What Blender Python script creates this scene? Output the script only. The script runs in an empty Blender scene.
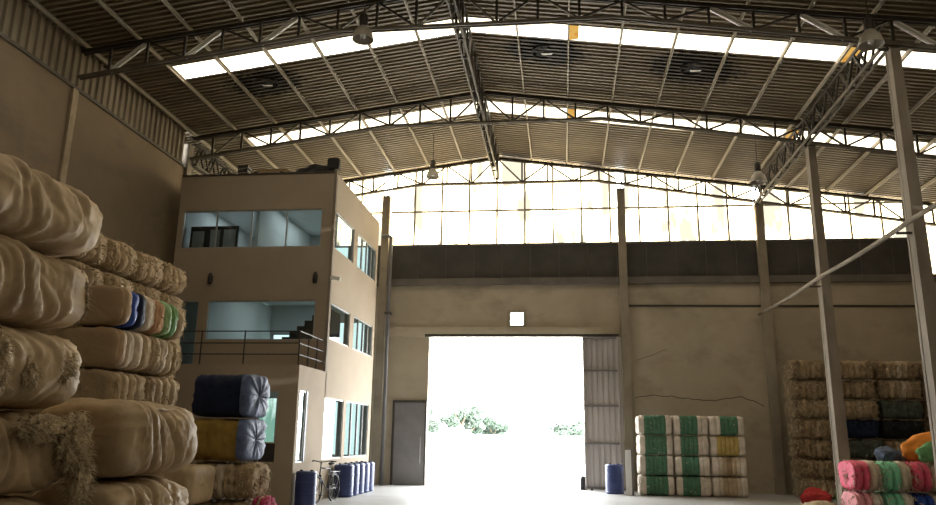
import bpy, bmesh, math, random
from mathutils import Vector, Matrix, noise

random.seed(7)
C = bpy.context.scene.collection
PI = math.pi
ORD = ['first', 'second', 'third', 'fourth', 'fifth', 'sixth', 'seventh', 'eighth', 'ninth', 'tenth',
       'eleventh', 'twelfth', 'thirteenth', 'fourteenth']

# ------------------------------------------------------------------ materials
def mat(name, c1, c2=None, scale=3.0, rough=0.8, bump=0.0, bscale=30.0, metal=0.0, spec=0.3, detail=6.0,
        lo=0.35, hi=0.65, stretch=(1, 1, 1), dirt=None):
    m = bpy.data.materials.new(name); m.use_nodes = True
    nt = m.node_tree; N = nt.nodes; L = nt.links
    b = N['Principled BSDF']
    b.inputs['Roughness'].default_value = rough
    b.inputs['Metallic'].default_value = metal
    b.inputs['Specular IOR Level'].default_value = spec
    tc = N.new('ShaderNodeTexCoord')
    mp = N.new('ShaderNodeMapping'); mp.inputs['Scale'].default_value = stretch
    L.new(tc.outputs['Object'], mp.inputs['Vector'])
    n = N.new('ShaderNodeTexNoise'); n.inputs['Scale'].default_value = scale; n.inputs['Detail'].default_value = detail
    n.inputs['Roughness'].default_value = 0.6
    L.new(mp.outputs['Vector'], n.inputs['Vector'])
    cr = N.new('ShaderNodeValToRGB')
    cr.color_ramp.elements[0].position = lo; cr.color_ramp.elements[1].position = hi
    c2 = c2 or tuple(x * 0.75 for x in c1)
    cr.color_ramp.elements[0].color = (*c2, 1); cr.color_ramp.elements[1].color = (*c1, 1)
    L.new(n.outputs['Fac'], cr.inputs['Fac'])
    out = cr.outputs['Color']
    if dirt:
        dc, dscale, dlo, dhi, dstretch = dirt
        mp2 = N.new('ShaderNodeMapping'); mp2.inputs['Scale'].default_value = dstretch
        L.new(tc.outputs['Object'], mp2.inputs['Vector'])
        n2 = N.new('ShaderNodeTexNoise'); n2.inputs['Scale'].default_value = dscale; n2.inputs['Detail'].default_value = 9
        n2.inputs['Roughness'].default_value = 0.65
        L.new(mp2.outputs['Vector'], n2.inputs['Vector'])
        r2 = N.new('ShaderNodeMapRange'); r2.inputs['From Min'].default_value = dlo; r2.inputs['From Max'].default_value = dhi
        L.new(n2.outputs['Fac'], r2.inputs['Value'])
        mx = N.new('ShaderNodeMix'); mx.data_type = 'RGBA'
        L.new(r2.outputs['Result'], mx.inputs['Factor']); L.new(out, mx.inputs['A'])
        mx.inputs['B'].default_value = (*dc, 1)
        out = mx.outputs['Result']
    L.new(out, b.inputs['Base Color'])
    if bump > 0:
        n3 = N.new('ShaderNodeTexNoise'); n3.inputs['Scale'].default_value = bscale; n3.inputs['Detail'].default_value = 8
        L.new(mp.outputs['Vector'], n3.inputs['Vector'])
        bp = N.new('ShaderNodeBump'); bp.inputs['Strength'].default_value = bump; bp.inputs['Distance'].default_value = 0.03
        L.new(n3.outputs['Fac'], bp.inputs['Height']); L.new(bp.outputs['Normal'], b.inputs['Normal'])
    m['out'] = 1
    return m

def lit(name, col, strength, col2=None, scale=0.8):
    m = bpy.data.materials.new(name); m.use_nodes = True
    nt = m.node_tree; N = nt.nodes; L = nt.links
    for n in list(N): N.remove(n)
    o = N.new('ShaderNodeOutputMaterial'); e = N.new('ShaderNodeEmission')
    e.inputs['Strength'].default_value = strength
    tc = N.new('ShaderNodeTexCoord'); n = N.new('ShaderNodeTexNoise')
    mp = N.new('ShaderNodeMapping'); mp.inputs['Scale'].default_value = (1.0, 1.0, 0.3)
    L.new(tc.outputs['Object'], mp.inputs['Vector']); L.new(mp.outputs['Vector'], n.inputs['Vector'])
    n.inputs['Scale'].default_value = scale; n.inputs['Detail'].default_value = 5
    cr = N.new('ShaderNodeValToRGB'); cr.color_ramp.elements[0].position = 0.39; cr.color_ramp.elements[1].position = 0.50
    cr.color_ramp.elements[0].color = (*(col2 or col), 1); cr.color_ramp.elements[1].color = (*col, 1)
    L.new(n.outputs['Fac'], cr.inputs['Fac']); L.new(cr.outputs['Color'], e.inputs['Color'])
    L.new(e.outputs['Emission'], o.inputs['Surface'])
    return m

def glass(name, tint=(0.80, 0.88, 0.87), transp=0.6):
    m = bpy.data.materials.new(name); m.use_nodes = True
    nt = m.node_tree; N = nt.nodes; L = nt.links
    for n in list(N): N.remove(n)
    o = N.new('ShaderNodeOutputMaterial')
    t = N.new('ShaderNodeBsdfTransparent'); t.inputs['Color'].default_value = (*tint, 1)
    g = N.new('ShaderNodeBsdfGlossy'); g.inputs['Roughness'].default_value = 0.01
    g.inputs['Color'].default_value = (0.85, 0.95, 1.0, 1)
    lw = N.new('ShaderNodeFresnel'); lw.inputs['IOR'].default_value = 1.75
    mx = N.new('ShaderNodeMixShader')
    L.new(lw.outputs['Fac'], mx.inputs['Fac']); L.new(t.outputs['BSDF'], mx.inputs[1]); L.new(g.outputs['BSDF'], mx.inputs[2])
    L.new(mx.outputs['Shader'], o.inputs['Surface'])
    return m

M = {}
M['wall'] = mat('wall_plaster', (0.26, 0.198, 0.13), (0.205, 0.155, 0.10), 0.5, 0.9, 0.15, 12,
                dirt=((0.13, 0.10, 0.07), 0.35, 0.55, 0.8, (1, 1, 2)))
M['concrete'] = mat('concrete_wall', (0.45, 0.385, 0.285), (0.36, 0.305, 0.222), 0.45, 0.9, 0.2, 10,
                    dirt=((0.16, 0.135, 0.105), 0.45, 0.52, 0.85, (1, 1, 1.6)))
M['pilaster'] = mat('pilaster_concrete', (0.33, 0.28, 0.21), (0.24, 0.20, 0.15), 1.2, 0.9, 0.15, 14)
M['column'] = mat('column_concrete', (0.28, 0.24, 0.19), (0.19, 0.16, 0.125), 1.6, 0.85, 0.2, 16, stretch=(1, 1, .4))
M['lampgrey'] = mat('lamp_reflector', (.40, .36, .30), (.3, .27, .22), 3, .4, spec=.5)
M['beigecol'] = mat('pale_pilaster', (0.55, 0.45, 0.32), (0.28, 0.22, 0.15), 1.6, 0.9, 0.1, 14, stretch=(1, 1, .6))
M['beam'] = mat('beam_concrete', (0.17, 0.15, 0.125), (0.12, 0.107, 0.09), 1.2, 0.9, 0.1, 14)
M['siding'] = mat('dark_siding', (0.085, 0.078, 0.07), (0.06, 0.055, 0.05), 1.3, 0.8, 0.05, 20)
M['rail'] = mat('siding_rail', (0.13, 0.12, 0.11), None, 2, 0.7)
M['sheet'] = mat('wall_sheet', (0.30, 0.25, 0.18), (0.21, 0.17, 0.12), 1.2, 0.7, 0.0, stretch=(1, 1, .3))
M['steel'] = mat('painted_steel', (0.06, 0.05, 0.04), (0.04, 0.033, 0.026), 3, 0.6, spec=0.3)
M['chord'] = mat('chord_steel', (0.15, 0.128, 0.098), (0.10, 0.085, 0.066), 2, 0.6, spec=0.3)
M['pale_glint'] = mat('painted_glint', (0.93, 0.92, 0.88), (0.86, 0.85, 0.8), 4, 0.4, metal=0.0, spec=0.6)  # near-white stands in for light caught by galvanised bars and seen through vents
M['purlin'] = mat('purlin_steel', (0.42, 0.365, 0.28), (0.31, 0.27, 0.205), 1.5, 0.6, stretch=(1, .2, 1))
M['floor'] = mat('floor_concrete', (0.38, 0.375, 0.365), (0.30, 0.295, 0.285), 0.5, 0.45, 0.06, 20, spec=0.4,
                 dirt=((0.25, 0.24, 0.22), 0.8, 0.55, 0.8, (1, 1, 1)))
M['yard'] = mat('yard_concrete', (0.75, 0.74, 0.72), (0.65, 0.64, 0.62), 0.2, 0.9)
M['white'] = mat('white_paint', (0.78, 0.77, 0.74), (0.7, 0.69, 0.66), 1.5, 0.7)
M['office'] = mat('office_plaster', (0.35, 0.285, 0.21), (0.30, 0.243, 0.178), 0.5, 0.9, 0.05, 20,
                  dirt=((0.27, 0.215, 0.15), 0.5, 0.58, 0.85, (1, 1, .6)))
M['office_in'] = mat('office_interior', (0.55, 0.57, 0.56), (0.48, 0.50, 0.50), 0.5, 0.9)
M['alu'] = mat('window_aluminium', (0.42, 0.42, 0.40), None, 4, 0.45, metal=0.3, spec=0.4)
M['dark'] = mat('dark_metal', (0.035, 0.03, 0.028), None, 4, 0.5)
M['black'] = mat('black_rubber', (0.015, 0.015, 0.015), None, 4, 0.6)
M['soot'] = mat('sooty_metal', (0.02, 0.018, 0.016), None, 6, 0.8)
M['gatem'] = mat('gate_sheet', (0.44, 0.40, 0.37), (0.36, 0.33, 0.30), 1.2, 0.6, stretch=(1, 1, .3))
M['greydoor'] = mat('grey_door', (0.20, 0.19, 0.185), (0.15, 0.14, 0.135), 1.2, 0.6)
M['blue'] = mat('blue_plastic', (0.03, 0.05, 0.17), (0.022, 0.036, 0.12), 3, 0.4, spec=0.5)
M['glass'] = glass('office_glass')
M['bark'] = mat('bark', (0.2, 0.15, 0.1), None, 4, 0.9)
M['leaf'] = mat('leaves', (0.058, 0.080, 0.058), (0.042, 0.060, 0.042), 1.0, 0.7)
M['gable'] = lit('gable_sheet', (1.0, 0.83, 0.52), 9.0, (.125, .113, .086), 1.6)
M['sky_sheet'] = lit('skylight_sheet', (1.0, 0.88, 0.66), 3.8, (1.0, 0.88, 0.66), 0.7)
M['amber'] = lit('amber_sheet', (1.0, 0.58, 0.14), 0.75, (0.9, 0.42, 0.07), 6)
M['rear'] = lit('rear_glow_pane', (.72, .95, .93), 1.5, (.6, .85, .85), 1.2)  # added glow standing for daylight behind the office glass
M['reargreen'] = lit('rear_glow_pane_green', (.8, 1.0, .93), 1.2, (.22, .42, .33), 2.2)
M['strap'] = mat('bale_strap', (0.12, 0.095, 0.065), None, 6, 0.7)

def fab(name, c, d=0.72, scale=5.0, bump=0.45, bscale=22.0, rough=0.9):
    return mat(name, c, tuple(x * d for x in c), scale, rough, bump, bscale, spec=0.15)
M['bw1'] = fab('woven_wrap_pale', (0.54, 0.41, 0.26), 0.72, 2.5, 0.2, 14, 0.65)
M['bw2'] = fab('woven_wrap_tan', (0.46, 0.34, 0.205), 0.70, 2.2, 0.2, 14, 0.65)
M['fluff'] = fab('raw_fluff', (0.52, 0.41, 0.26), 0.55, 9, 0.9, 30)
M['b1'] = fab('fibre_beige', (0.47, 0.36, 0.23)); M['b2'] = fab('fibre_straw', (0.42, 0.31, 0.185))
M['b3'] = fab('fibre_pale', (0.58, 0.48, 0.36)); M['b4'] = fab('fibre_brown', (0.33, 0.24, 0.15))
M['sack'] = fab('plain_brown_wrap', (0.37, 0.255, 0.15), 0.9, 1.5, 0.15, 40, 0.7)
M['wfib'] = fab('white_fibre', (0.70, 0.62, 0.52), 0.75, 7, 0.6)
M['green'] = fab('green_wrap', (0.085, 0.20, 0.12), 0.75, 4, 0.3, rough=0.6)
M['yellow'] = fab('yellow_wrap', (0.50, 0.37, 0.12), 0.75, 4, 0.3)
M['mustard'] = fab('mustard_wrap', (0.34, 0.22, 0.055), 0.7, 5, 0.3)
M['navy'] = fab('navy_wrap', (0.012, 0.018, 0.045), 0.8, 4, 0.25, rough=0.55)
M['pblue'] = fab('pale_blue_cloth', (0.13, 0.17, 0.30), 0.45, 5, 0.4, 12, 0.6)
M['black_w'] = fab('black_wrap', (0.02, 0.02, 0.022), 0.8)
M['dgreen'] = fab('grey_green_wrap', (0.085, 0.095, 0.075), 0.8)
M['pink'] = fab('pink_wrap', (0.78, 0.12, 0.20), 0.7, 5, 0.3, rough=0.5)
M['dpink'] = fab('deep_pink_wrap', (0.42, 0.045, 0.11), 0.7, 5, 0.3)
M['lpink'] = fab('pale_pink_wrap', (0.80, 0.36, 0.38), 0.75, 5, 0.3)
M['mint'] = fab('mint_wrap', (0.22, 0.58, 0.36), 0.75, 5, 0.3, rough=0.5)
M['lime'] = fab('pale_green_wrap', (0.30, 0.46, 0.22), 0.75, 4, 0.3, rough=0.55)
M['lgreen'] = fab('leaf_green_wrap', (0.13, 0.27, 0.09), 0.75, 4, 0.3, rough=0.55)
M['bluew'] = fab('blue_wrap', (0.035, 0.085, 0.36), 0.75, 5, 0.25, rough=0.45)
M['peach'] = fab('peach_fibre', (0.60, 0.36, 0.21), 0.75)
M['orange'] = fab('orange_cloth', (0.75, 0.26, 0.045), 0.75, 4, 0.3)
M['cgreen'] = fab('green_cloth', (0.16, 0.36, 0.15), 0.75, 4, 0.3)
M['red'] = fab('red_cloth', (0.50, 0.05, 0.05), 0.7, 4, 0.3)
M['slate'] = fab('slate_cloth', (0.10, 0.12, 0.17), 0.7, 4, 0.3)

# roof sheet: galvanised, with soot blown around the three extractor openings
VENTS = [(-8.32, 18.95), (-0.33, 18.75), (3.62, 18.98)]
def roof_material():
    m = mat('roof_sheet', (0.195, 0.153, 0.098), (0.137, 0.107, 0.067), 0.7, 0.55, 0, spec=0.3,
            dirt=((0.10, 0.08, 0.055), 0.5, 0.56, 0.85, (.4, 1.4, 1)))
    nt = m.node_tree; N = nt.nodes; L = nt.links
    b = N['Principled BSDF']; src = b.inputs['Base Color'].links[0].from_socket
    geo = N.new('ShaderNodeTexCoord'); no = N.new('ShaderNodeTexNoise'); no.inputs['Scale'].default_value = 7
    no.inputs['Detail'].default_value = 8
    L.new(geo.outputs['Object'], no.inputs['Vector'])
    for i, (x, y) in enumerate(VENTS):
        mp = N.new('ShaderNodeMapping'); mp.vector_type = 'POINT'
        L.new(geo.outputs['Object'], mp.inputs['Vector'])
        sx, sy = (0.64, 0.82) if i < 2 else (0.56, 0.68)
        mp.inputs['Scale'].default_value = (sx, sy, 0)
        mp.inputs['Location'].default_value = (-x * sx, -y * sy, 0)
        ln = N.new('ShaderNodeVectorMath'); ln.operation = 'LENGTH'; L.new(mp.outputs['Vector'], ln.inputs[0])
        ad = N.new('ShaderNodeMath'); ad.operation = 'MULTIPLY_ADD'; ad.inputs[1].default_value = 0.9
        L.new(no.outputs['Fac'], ad.inputs[0]); L.new(ln.outputs['Value'], ad.inputs[2])
        mr = N.new('ShaderNodeMapRange'); mr.inputs['From Min'].default_value = 0.95; mr.inputs['From Max'].default_value = 1.22
        mr.inputs['To Min'].default_value = 0.95; mr.inputs['To Max'].default_value = 0.0
        L.new(ad.outputs['Value'], mr.inputs['Value'])
        mx = N.new('ShaderNodeMix'); mx.data_type = 'RGBA'
        L.new(mr.outputs['Result'], mx.inputs['Factor']); L.new(src, mx.inputs['A'])
        mx.inputs['B'].default_value = (0.012, 0.010, 0.008, 1)
        src = mx.outputs['Result']
    L.new(src, b.inputs['Base Color'])
    return m
M['roof'] = roof_material()

# ------------------------------------------------------------------ helpers
def thing(name, label, cat, loc=(0, 0, 0), rotz=0.0, group=None):
    o = bpy.data.objects.new(name, None); C.objects.link(o)
    o.empty_display_size = 0.2
    o.location = loc; o.rotation_euler = (0, 0, rotz)
    o['label'] = label; o['category'] = cat
    if group: o['group'] = group
    return o

def tag(o, label, cat, group=None):
    o['label'] = label; o['category'] = cat
    if group: o['group'] = group
    return o

def obj(name, bm, mats, parent=None, smooth=False, label=None):
    me = bpy.data.meshes.new(name); bm.normal_update(); bm.to_mesh(me); bm.free()
    if not isinstance(mats, (list, tuple)): mats = [mats]
    for m in mats: me.materials.append(m)
    if smooth:
        for p in me.polygons: p.use_smooth = True
    o = bpy.data.objects.new(name, me); C.objects.link(o)
    if parent: o.parent = parent
    if label: o['label'] = label
    return o

def struct(name, bm, mats, parent=None, smooth=False):
    o = obj(name, bm, mats, parent, smooth)
    if not parent: o['kind'] = 'structure'
    return o

def B(): return bmesh.new()

def box(bm, x0, x1, y0, y1, z0, z1, mi=0):
    v = [bm.verts.new(p) for p in ((x0, y0, z0), (x1, y0, z0), (x1, y1, z0), (x0, y1, z0),
                                   (x0, y0, z1), (x1, y0, z1), (x1, y1, z1), (x0, y1, z1))]
    for f in ((3, 2, 1, 0), (4, 5, 6, 7), (0, 1, 5, 4), (1, 2, 6, 5), (2, 3, 7, 6), (3, 0, 4, 7)):
        bm.faces.new([v[i] for i in f]).material_index = mi
    return bm

def bbox(bm, x0, x1, y0, y1, z0, z1, r=0.01):
    t = B(); box(t, x0, x1, y0, y1, z0, z1)
    bmesh.ops.bevel(t, geom=t.edges[:] + t.verts[:], offset=r, segments=2, affect='EDGES')
    me = bpy.data.meshes.new('t'); t.to_mesh(me); t.free(); bm.from_mesh(me); bpy.data.meshes.remove(me)
    return bm

def bar(bm, a, b, w, h, up=(0, 0, 1)):
    """rectangular bar from a to b; w across, h along up"""
    a = Vector(a); b = Vector(b); d = (b - a).normalized(); up = Vector(up)
    s = d.cross(up)
    if s.length < 1e-4: s = d.cross(Vector((0, 1, 0)))
    s.normalize(); u = s.cross(d).normalized()
    s *= w / 2; u *= h / 2
    v = [bm.verts.new(p + q) for p in (a, b) for q in (-s - u, s - u, s + u, -s + u)]
    for f in ((0, 1, 2, 3), (7, 6, 5, 4), (0, 4, 5, 1), (1, 5, 6, 2), (2, 6, 7, 3), (3, 7, 4, 0)):
        bm.faces.new([v[i] for i in f])
    return bm

def tube(bm, pts, r, n=8, closed=False):
    pts = [Vector(p) for p in pts]; rings = []
    m = len(pts)
    rr = r if isinstance(r, (list, tuple)) else [r] * m
    for i, p in enumerate(pts):
        if closed: d = pts[(i + 1) % m] - pts[i - 1]
        else: d = pts[min(i + 1, m - 1)] - pts[max(i - 1, 0)]
        d.normalize()
        s = d.cross(Vector((0, 0, 1)))
        if s.length < 1e-3: s = d.cross(Vector((0, 1, 0)))
        s.normalize(); u = s.cross(d)
        rings.append([bm.verts.new(p + (s * math.cos(2 * PI * k / n) + u * math.sin(2 * PI * k / n)) * rr[i]) for k in range(n)])
    for i in range(m if closed else m - 1):
        a, b = rings[i], rings[(i + 1) % m]
        for k in range(n): bm.faces.new((a[k], a[(k + 1) % n], b[(k + 1) % n], b[k]))
    if not closed:
        bm.faces.new(rings[0][::-1]); bm.faces.new(rings[-1])
    return bm

def lathe(bm, prof, cx=0, cy=0, n=24):
    rings = []
    for r, z in prof:
        rings.append([bm.verts.new((cx + max(r, 1e-4) * math.cos(2 * PI * k / n), cy + max(r, 1e-4) * math.sin(2 * PI * k / n), z)) for k in range(n)])
    for a, b in zip(rings, rings[1:]):
        for k in range(n): bm.faces.new((a[k], a[(k + 1) % n], b[(k + 1) % n], b[k]))
    bmesh.ops.recalc_face_normals(bm, faces=bm.faces[:])
    return bm

def holed(bm, axis, c0, c1, u0, u1, z0, z1, holes):
    """wall slab between c0 and c1 across `axis`, u along the wall, with rectangular holes (u0,u1,z0,z1)"""
    us = sorted({u0, u1, *[h[0] for h in holes], *[h[1] for h in holes]})
    zs = sorted({z0, z1, *[h[2] for h in holes], *[h[3] for h in holes]})
    for ua, ub in zip(us, us[1:]):
        run = None
        for za, zb in zip(zs, zs[1:]):
            um, zm = (ua + ub) / 2, (za + zb) / 2
            solid = not any(h[0] < um < h[1] and h[2] < zm < h[3] for h in holes)
            if solid:
                run = [run[0], zb] if run else [za, zb]
            if (not solid or zb == zs[-1]) and run:
                if axis == 'y': box(bm, ua, ub, c0, c1, run[0], run[1])
                else: box(bm, c0, c1, ua, ub, run[0], run[1])
                run = None
    return bm

# ------------------------------------------------------------------ dimensions
RX, RZ, SLL, SLR = -2.35, 12.2, 0.130, 0.143           # ridge, roof slopes
YF = 27.16                                              # far wall
XL, XR = -11.75, 16.6
YB = -9.0
def roofz(x): return RZ - (SLL * (RX - x) if x < RX else SLR * (x - RX))

# ------------------------------------------------------------------ floor, yard
bm = box(B(), -16, XR + .3, YB - .3, YF + .3, -0.2, 0.0); struct('floor', bm, M['floor'])
bm = box(B(), -90, 90, YF + .3, 140, -0.25, -0.03); struct('ground_yard', bm, M['yard'])
bm = B(); box(bm, -60, 60, 55, 55.3, -0.03, 1.75); box(bm, -60, 60, 54.95, 55.35, 1.75, 1.83); struct('wall_yard', bm, M['white'])

# ------------------------------------------------------------------ far wall
bm = holed(B(), 'y', YF, YF + .24, -16, XR, 0, 7.2, [(-4.8, 0.74, 0, 5.2), (-1.86, -1.33, 5.6, 6.13)])
struct('wall_far', bm, M['concrete'])
bm = B(); box(bm, -6.35, 2.05, YF - .1, YF, 5.2, 5.56); struct('trim_lintel', bm, M['concrete'])
bm = B(); box(bm, -16, XR, YF - .16, YF + .1, 7.12, 7.36); struct('trim_beam', bm, M['beam'])
bm = B()
box(bm, -16, 12.5, YF + .02, YF + .1, 7.36, 8.7)
wf = struct('wall_far_upper', bm, M['siding'])
x = -15.8
while x < 12.4:
    bm = box(B(), x - .012, x + .012, YF - .005, YF + .02, 7.36, 8.7); obj('siding_joint', bm, M['rail'], wf); x += 1.05
bm = box(B(), -6.35, 12.5, YF - .02, YF + .02, 8.62, 8.7); obj('siding_cap', bm, M['rail'], wf)
wfar = bpy.data.objects['wall_far']
bm = B(); tube(bm, [(2.4, YF - .03, 6.33), (6.95, YF - .03, 6.3)], .035, 6); tube(bm, [(7.25, YF - .03, 6.3), (12.1, YF - .03, 6.27)], .035, 6); obj('conduit', bm, M['steel'], wfar)
rn = random.Random(3); bm = B(); tube(bm, [(2.5 + .18 * k, YF + .0, 3.1 + .08 * math.sin(k * .35) + rn.uniform(-.03, .03) + (-.08 * (k - 20) if k > 20 else 0)) for k in range(25)], .011, 5); obj('crack', bm, M['dark'], wfar)
rn = random.Random(4); bm = B(); tube(bm, [(2.6 + .15 * k, YF + .0, 4.4 + .05 * k + rn.uniform(-.03, .03)) for k in range(8)], .008, 5); obj('crack', bm, M['dark'], wfar)
# small square window over the gate
bm = B(); holed(bm, 'y', YF - .03, YF + .1, -1.95, -1.24, 5.56, 6.2, [(-1.83, -1.36, 5.64, 6.1)])
w0 = struct('window_1', bm, M['pilaster'])
bm = box(B(), -1.83, -1.36, YF + .05, YF + .06, 5.64, 6.1); obj('pane', bm, M['glass'], w0)
bm = box(B(), -1.6, -1.585, YF + .03, YF + .05, 5.64, 6.1); obj('mullion', bm, M['alu'], w0)

# gable panels of translucent sheet between the pilasters
bays = [(-16, -6.72, 7.36), (-6.42, 2.1, 8.7), (2.38, 6.96, 8.7), (7.24, 12.1, 8.7), (12.5, XR, 7.36)]
for i, (xa, xb, zb) in enumerate(bays):
    bm = B(); xs = [xa]
    k = math.ceil((xa - RX) / 1.05) if True else 0
    while RX + 1.05 * k < xb - .15:
        if RX + 1.05 * k > xa + .15: xs.append(RX + 1.05 * k)
        k += 1
    xs.append(xb)
    for a, b in zip(xs, xs[1:]):
        v = [bm.verts.new(p) for p in ((a, YF + .06, zb), (b, YF + .06, zb), (b, YF + .06, roofz(b) - .02), (a, YF + .06, roofz(a) - .02))]
        bm.faces.new(v)
    w = struct('window_%d' % (i + 2), bm, M['gable'])
    for a in xs[1:-1]:
        bm = box(B(), a - .03, a + .03, YF - .01, YF + .05, zb, roofz(a) - .03); obj('mullion', bm, M['purlin'], w)
    bm = box(B(), xa, xb, YF - .012, YF + .048, 9.965, 10.025); obj('transom', bm, M['purlin'], w)

# ------------------------------------------------------------------ left wall with the sheet band, pilasters
bm = box(B(), XL - .25, XL, YB, 21.2, 0, 9.87); struct('wall_left', bm, M['wall'])
bm = B(); y = YB; pts = []
p = 0.26
while y < 21.15:
    for dy, dx in ((0, 0), (.09, 0), (.13, .05), (.22, .05)): pts.append((XL - .1 + dx, y + dy))
    y += p
zt = roofz(XL) + .05
vs = [(bm.verts.new((a, b, 9.83)), bm.verts.new((a, b, zt))) for a, b in pts]
for a, b in zip(vs, vs[1:]): bm.faces.new((a[0], b[0], b[1], a[1]))
struct('wall_left_upper', bm, M['sheet'])
bm = box(B(), XL, XL + .06, YB, 21.2, 9.79, 9.87); struct('trim_left_ledge', bm, M['beam'])
bm = box(B(), -16, XL - .25, 21.0, 21.2, 0, 11); struct('wall_side_return', bm, M['wall'])
bm = box(B(), -16.2, -16, 21.0, YF + .2, 0, 11); struct('wall_side', bm, M['wall'])
bm = box(B(), XR, XR + .25, YB, YF + .2, 0, 9.6); struct('wall_right', bm, M['wall'])
bm = box(B(), -16, XR, YB - .24, YB, 0, 9.4); struct('wall_back', bm, M['wall'])
bm = B()
v = [bm.verts.new(p) for p in ((-16, YB - .1, 9.4), (XR, YB - .1, 9.4), (XR, YB - .1, roofz(XR)), (RX, YB - .1, RZ), (-16, YB - .1, roofz(-16)))]
bm.faces.new(v); struct('wall_back_upper', bm, M['sheet'])

bm = box(B(), XL + .002, XL + .07, 15.55, 15.75, 0, 9.78)
tag(obj('wall_pilaster', bm, M['beigecol']), 'pale concrete pilaster on the left wall above the stacked bales', 'pilaster')
bm = box(B(), XL - .2, XL + .1, 21.22, 21.5, 0, 10.6)
tag(obj('wall_pilaster', bm, M['column']), 'concrete pilaster where the left wall ends at the office block', 'pilaster')
far_p = [(-6.57, 'darkest pilaster of the far wall, behind the office block corner'),
         (2.24, 'concrete pilaster of the far wall just right of the gate'),
         (7.10, 'concrete pilaster of the far wall between green stack and brown stack'),
         (12.3, 'rightmost pilaster of the far wall, behind the nearest column')]
for x, lb in far_p:
    bm = box(B(), x - .14, x + .14, YF - .26, YF - .01, 0, roofz(x) - .85 if x > -6 else 10.6)
    tag(obj('wall_pilaster', bm, M['pilaster']), lb, 'pilaster', 'far wall pilasters')

# ------------------------------------------------------------------ roof
def roof_strip(bm, y0, y1, xa, xb):
    P = 0.19; pts = []; y = y0
    while y < y1 - 1e-6:
        for dy, dz in ((0, 0), (.075, 0), (.095, .07), (.17, .07)):
            if y + dy < y1: pts.append((y + dy, dz))
        y += P
    pts.append((y1, 0))
    def vv(x): return [bm.verts.new((x, a, roofz(x) + d)) for a, d in pts]
    xs = [xa] + ([RX] if xa < RX < xb else []) + [xb]
    cols = [vv(x) for x in xs]
    for c, d in zip(cols, cols[1:]):
        for i in range(len(pts) - 1): bm.faces.new((c[i], d[i], d[i + 1], c[i + 1]))
SKY = [(2.2, 2.95), (7.2, 7.95), (12.2, 12.95), (17.28, 18.0), (22.3, 23.1)]
bm = B(); y = YB - .4
for a, b in SKY:
    roof_strip(bm, y, a, -16.2, XR + .3); y = b
    roof_strip(bm, a, b, -16.2, -10.23); roof_strip(bm, a, b, 12.2, XR + .3)
roof_strip(bm, y, YF + .4, -16.2, XR + .3)
struct('ceiling', bm, M['roof'])
for i, (a, b) in enumerate(SKY):
    bm = B(); xs = [-10.23, RX, 12.2]
    if a > 15: xs = [-10.23, RX, .26, .55, 6.95, 7.35, 12.2]
    for xa, xb in zip(xs, xs[1:]):
        if (xa, xb) in ((.26, .55), (6.95, 7.35)): continue
        v = [bm.verts.new((x, y, roofz(x) + .02)) for x, y in ((xa, a), (xb, a), (xb, b), (xa, b))]
        bm.faces.new(v)
    struct('window_%d' % (8 + i), bm, M['sky_sheet'])
    if a > 15:
        for xa, xb, w in ((.26, .55, 'beside the ridge'), (6.95, 7.35, 'above the column line')):
            bm = box(B(), xa, xb, a, b, roofz((xa + xb) / 2) + .01, roofz((xa + xb) / 2) + .03)
            tag(obj('skylight_patch', bm, M['amber']), 'amber patch in the %s skylight strip %s' % ('nearer' if a < 20 else 'farther', w), 'roof patch', 'amber skylight patches')

# purlins
for k in range(-10, 15):
    if k == 0: continue
    x = RX + 1.317 * k
    if x > XR or x < -16: continue
    y0 = 21.3 if x < XL else 9.0
    bm = B(); z = roofz(x) - .065
    # C section: web and two flanges
    box(bm, x - .022, x - .014, y0, YF, z - .05, z + .06); box(bm, x - .022, x + .022, y0, YF, z - .05, z - .042)
    box(bm, x - .022, x + .022, y0, YF, z + .05, z + .06)
    n = abs(k) - 1
    tag(obj('roof_purlin', bm, M['purlin']), '%s long roof purlin to the %s of the ridge' % (ORD[n], 'left' if k < 0 else 'right'), 'purlin', 'roof purlins')

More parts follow.
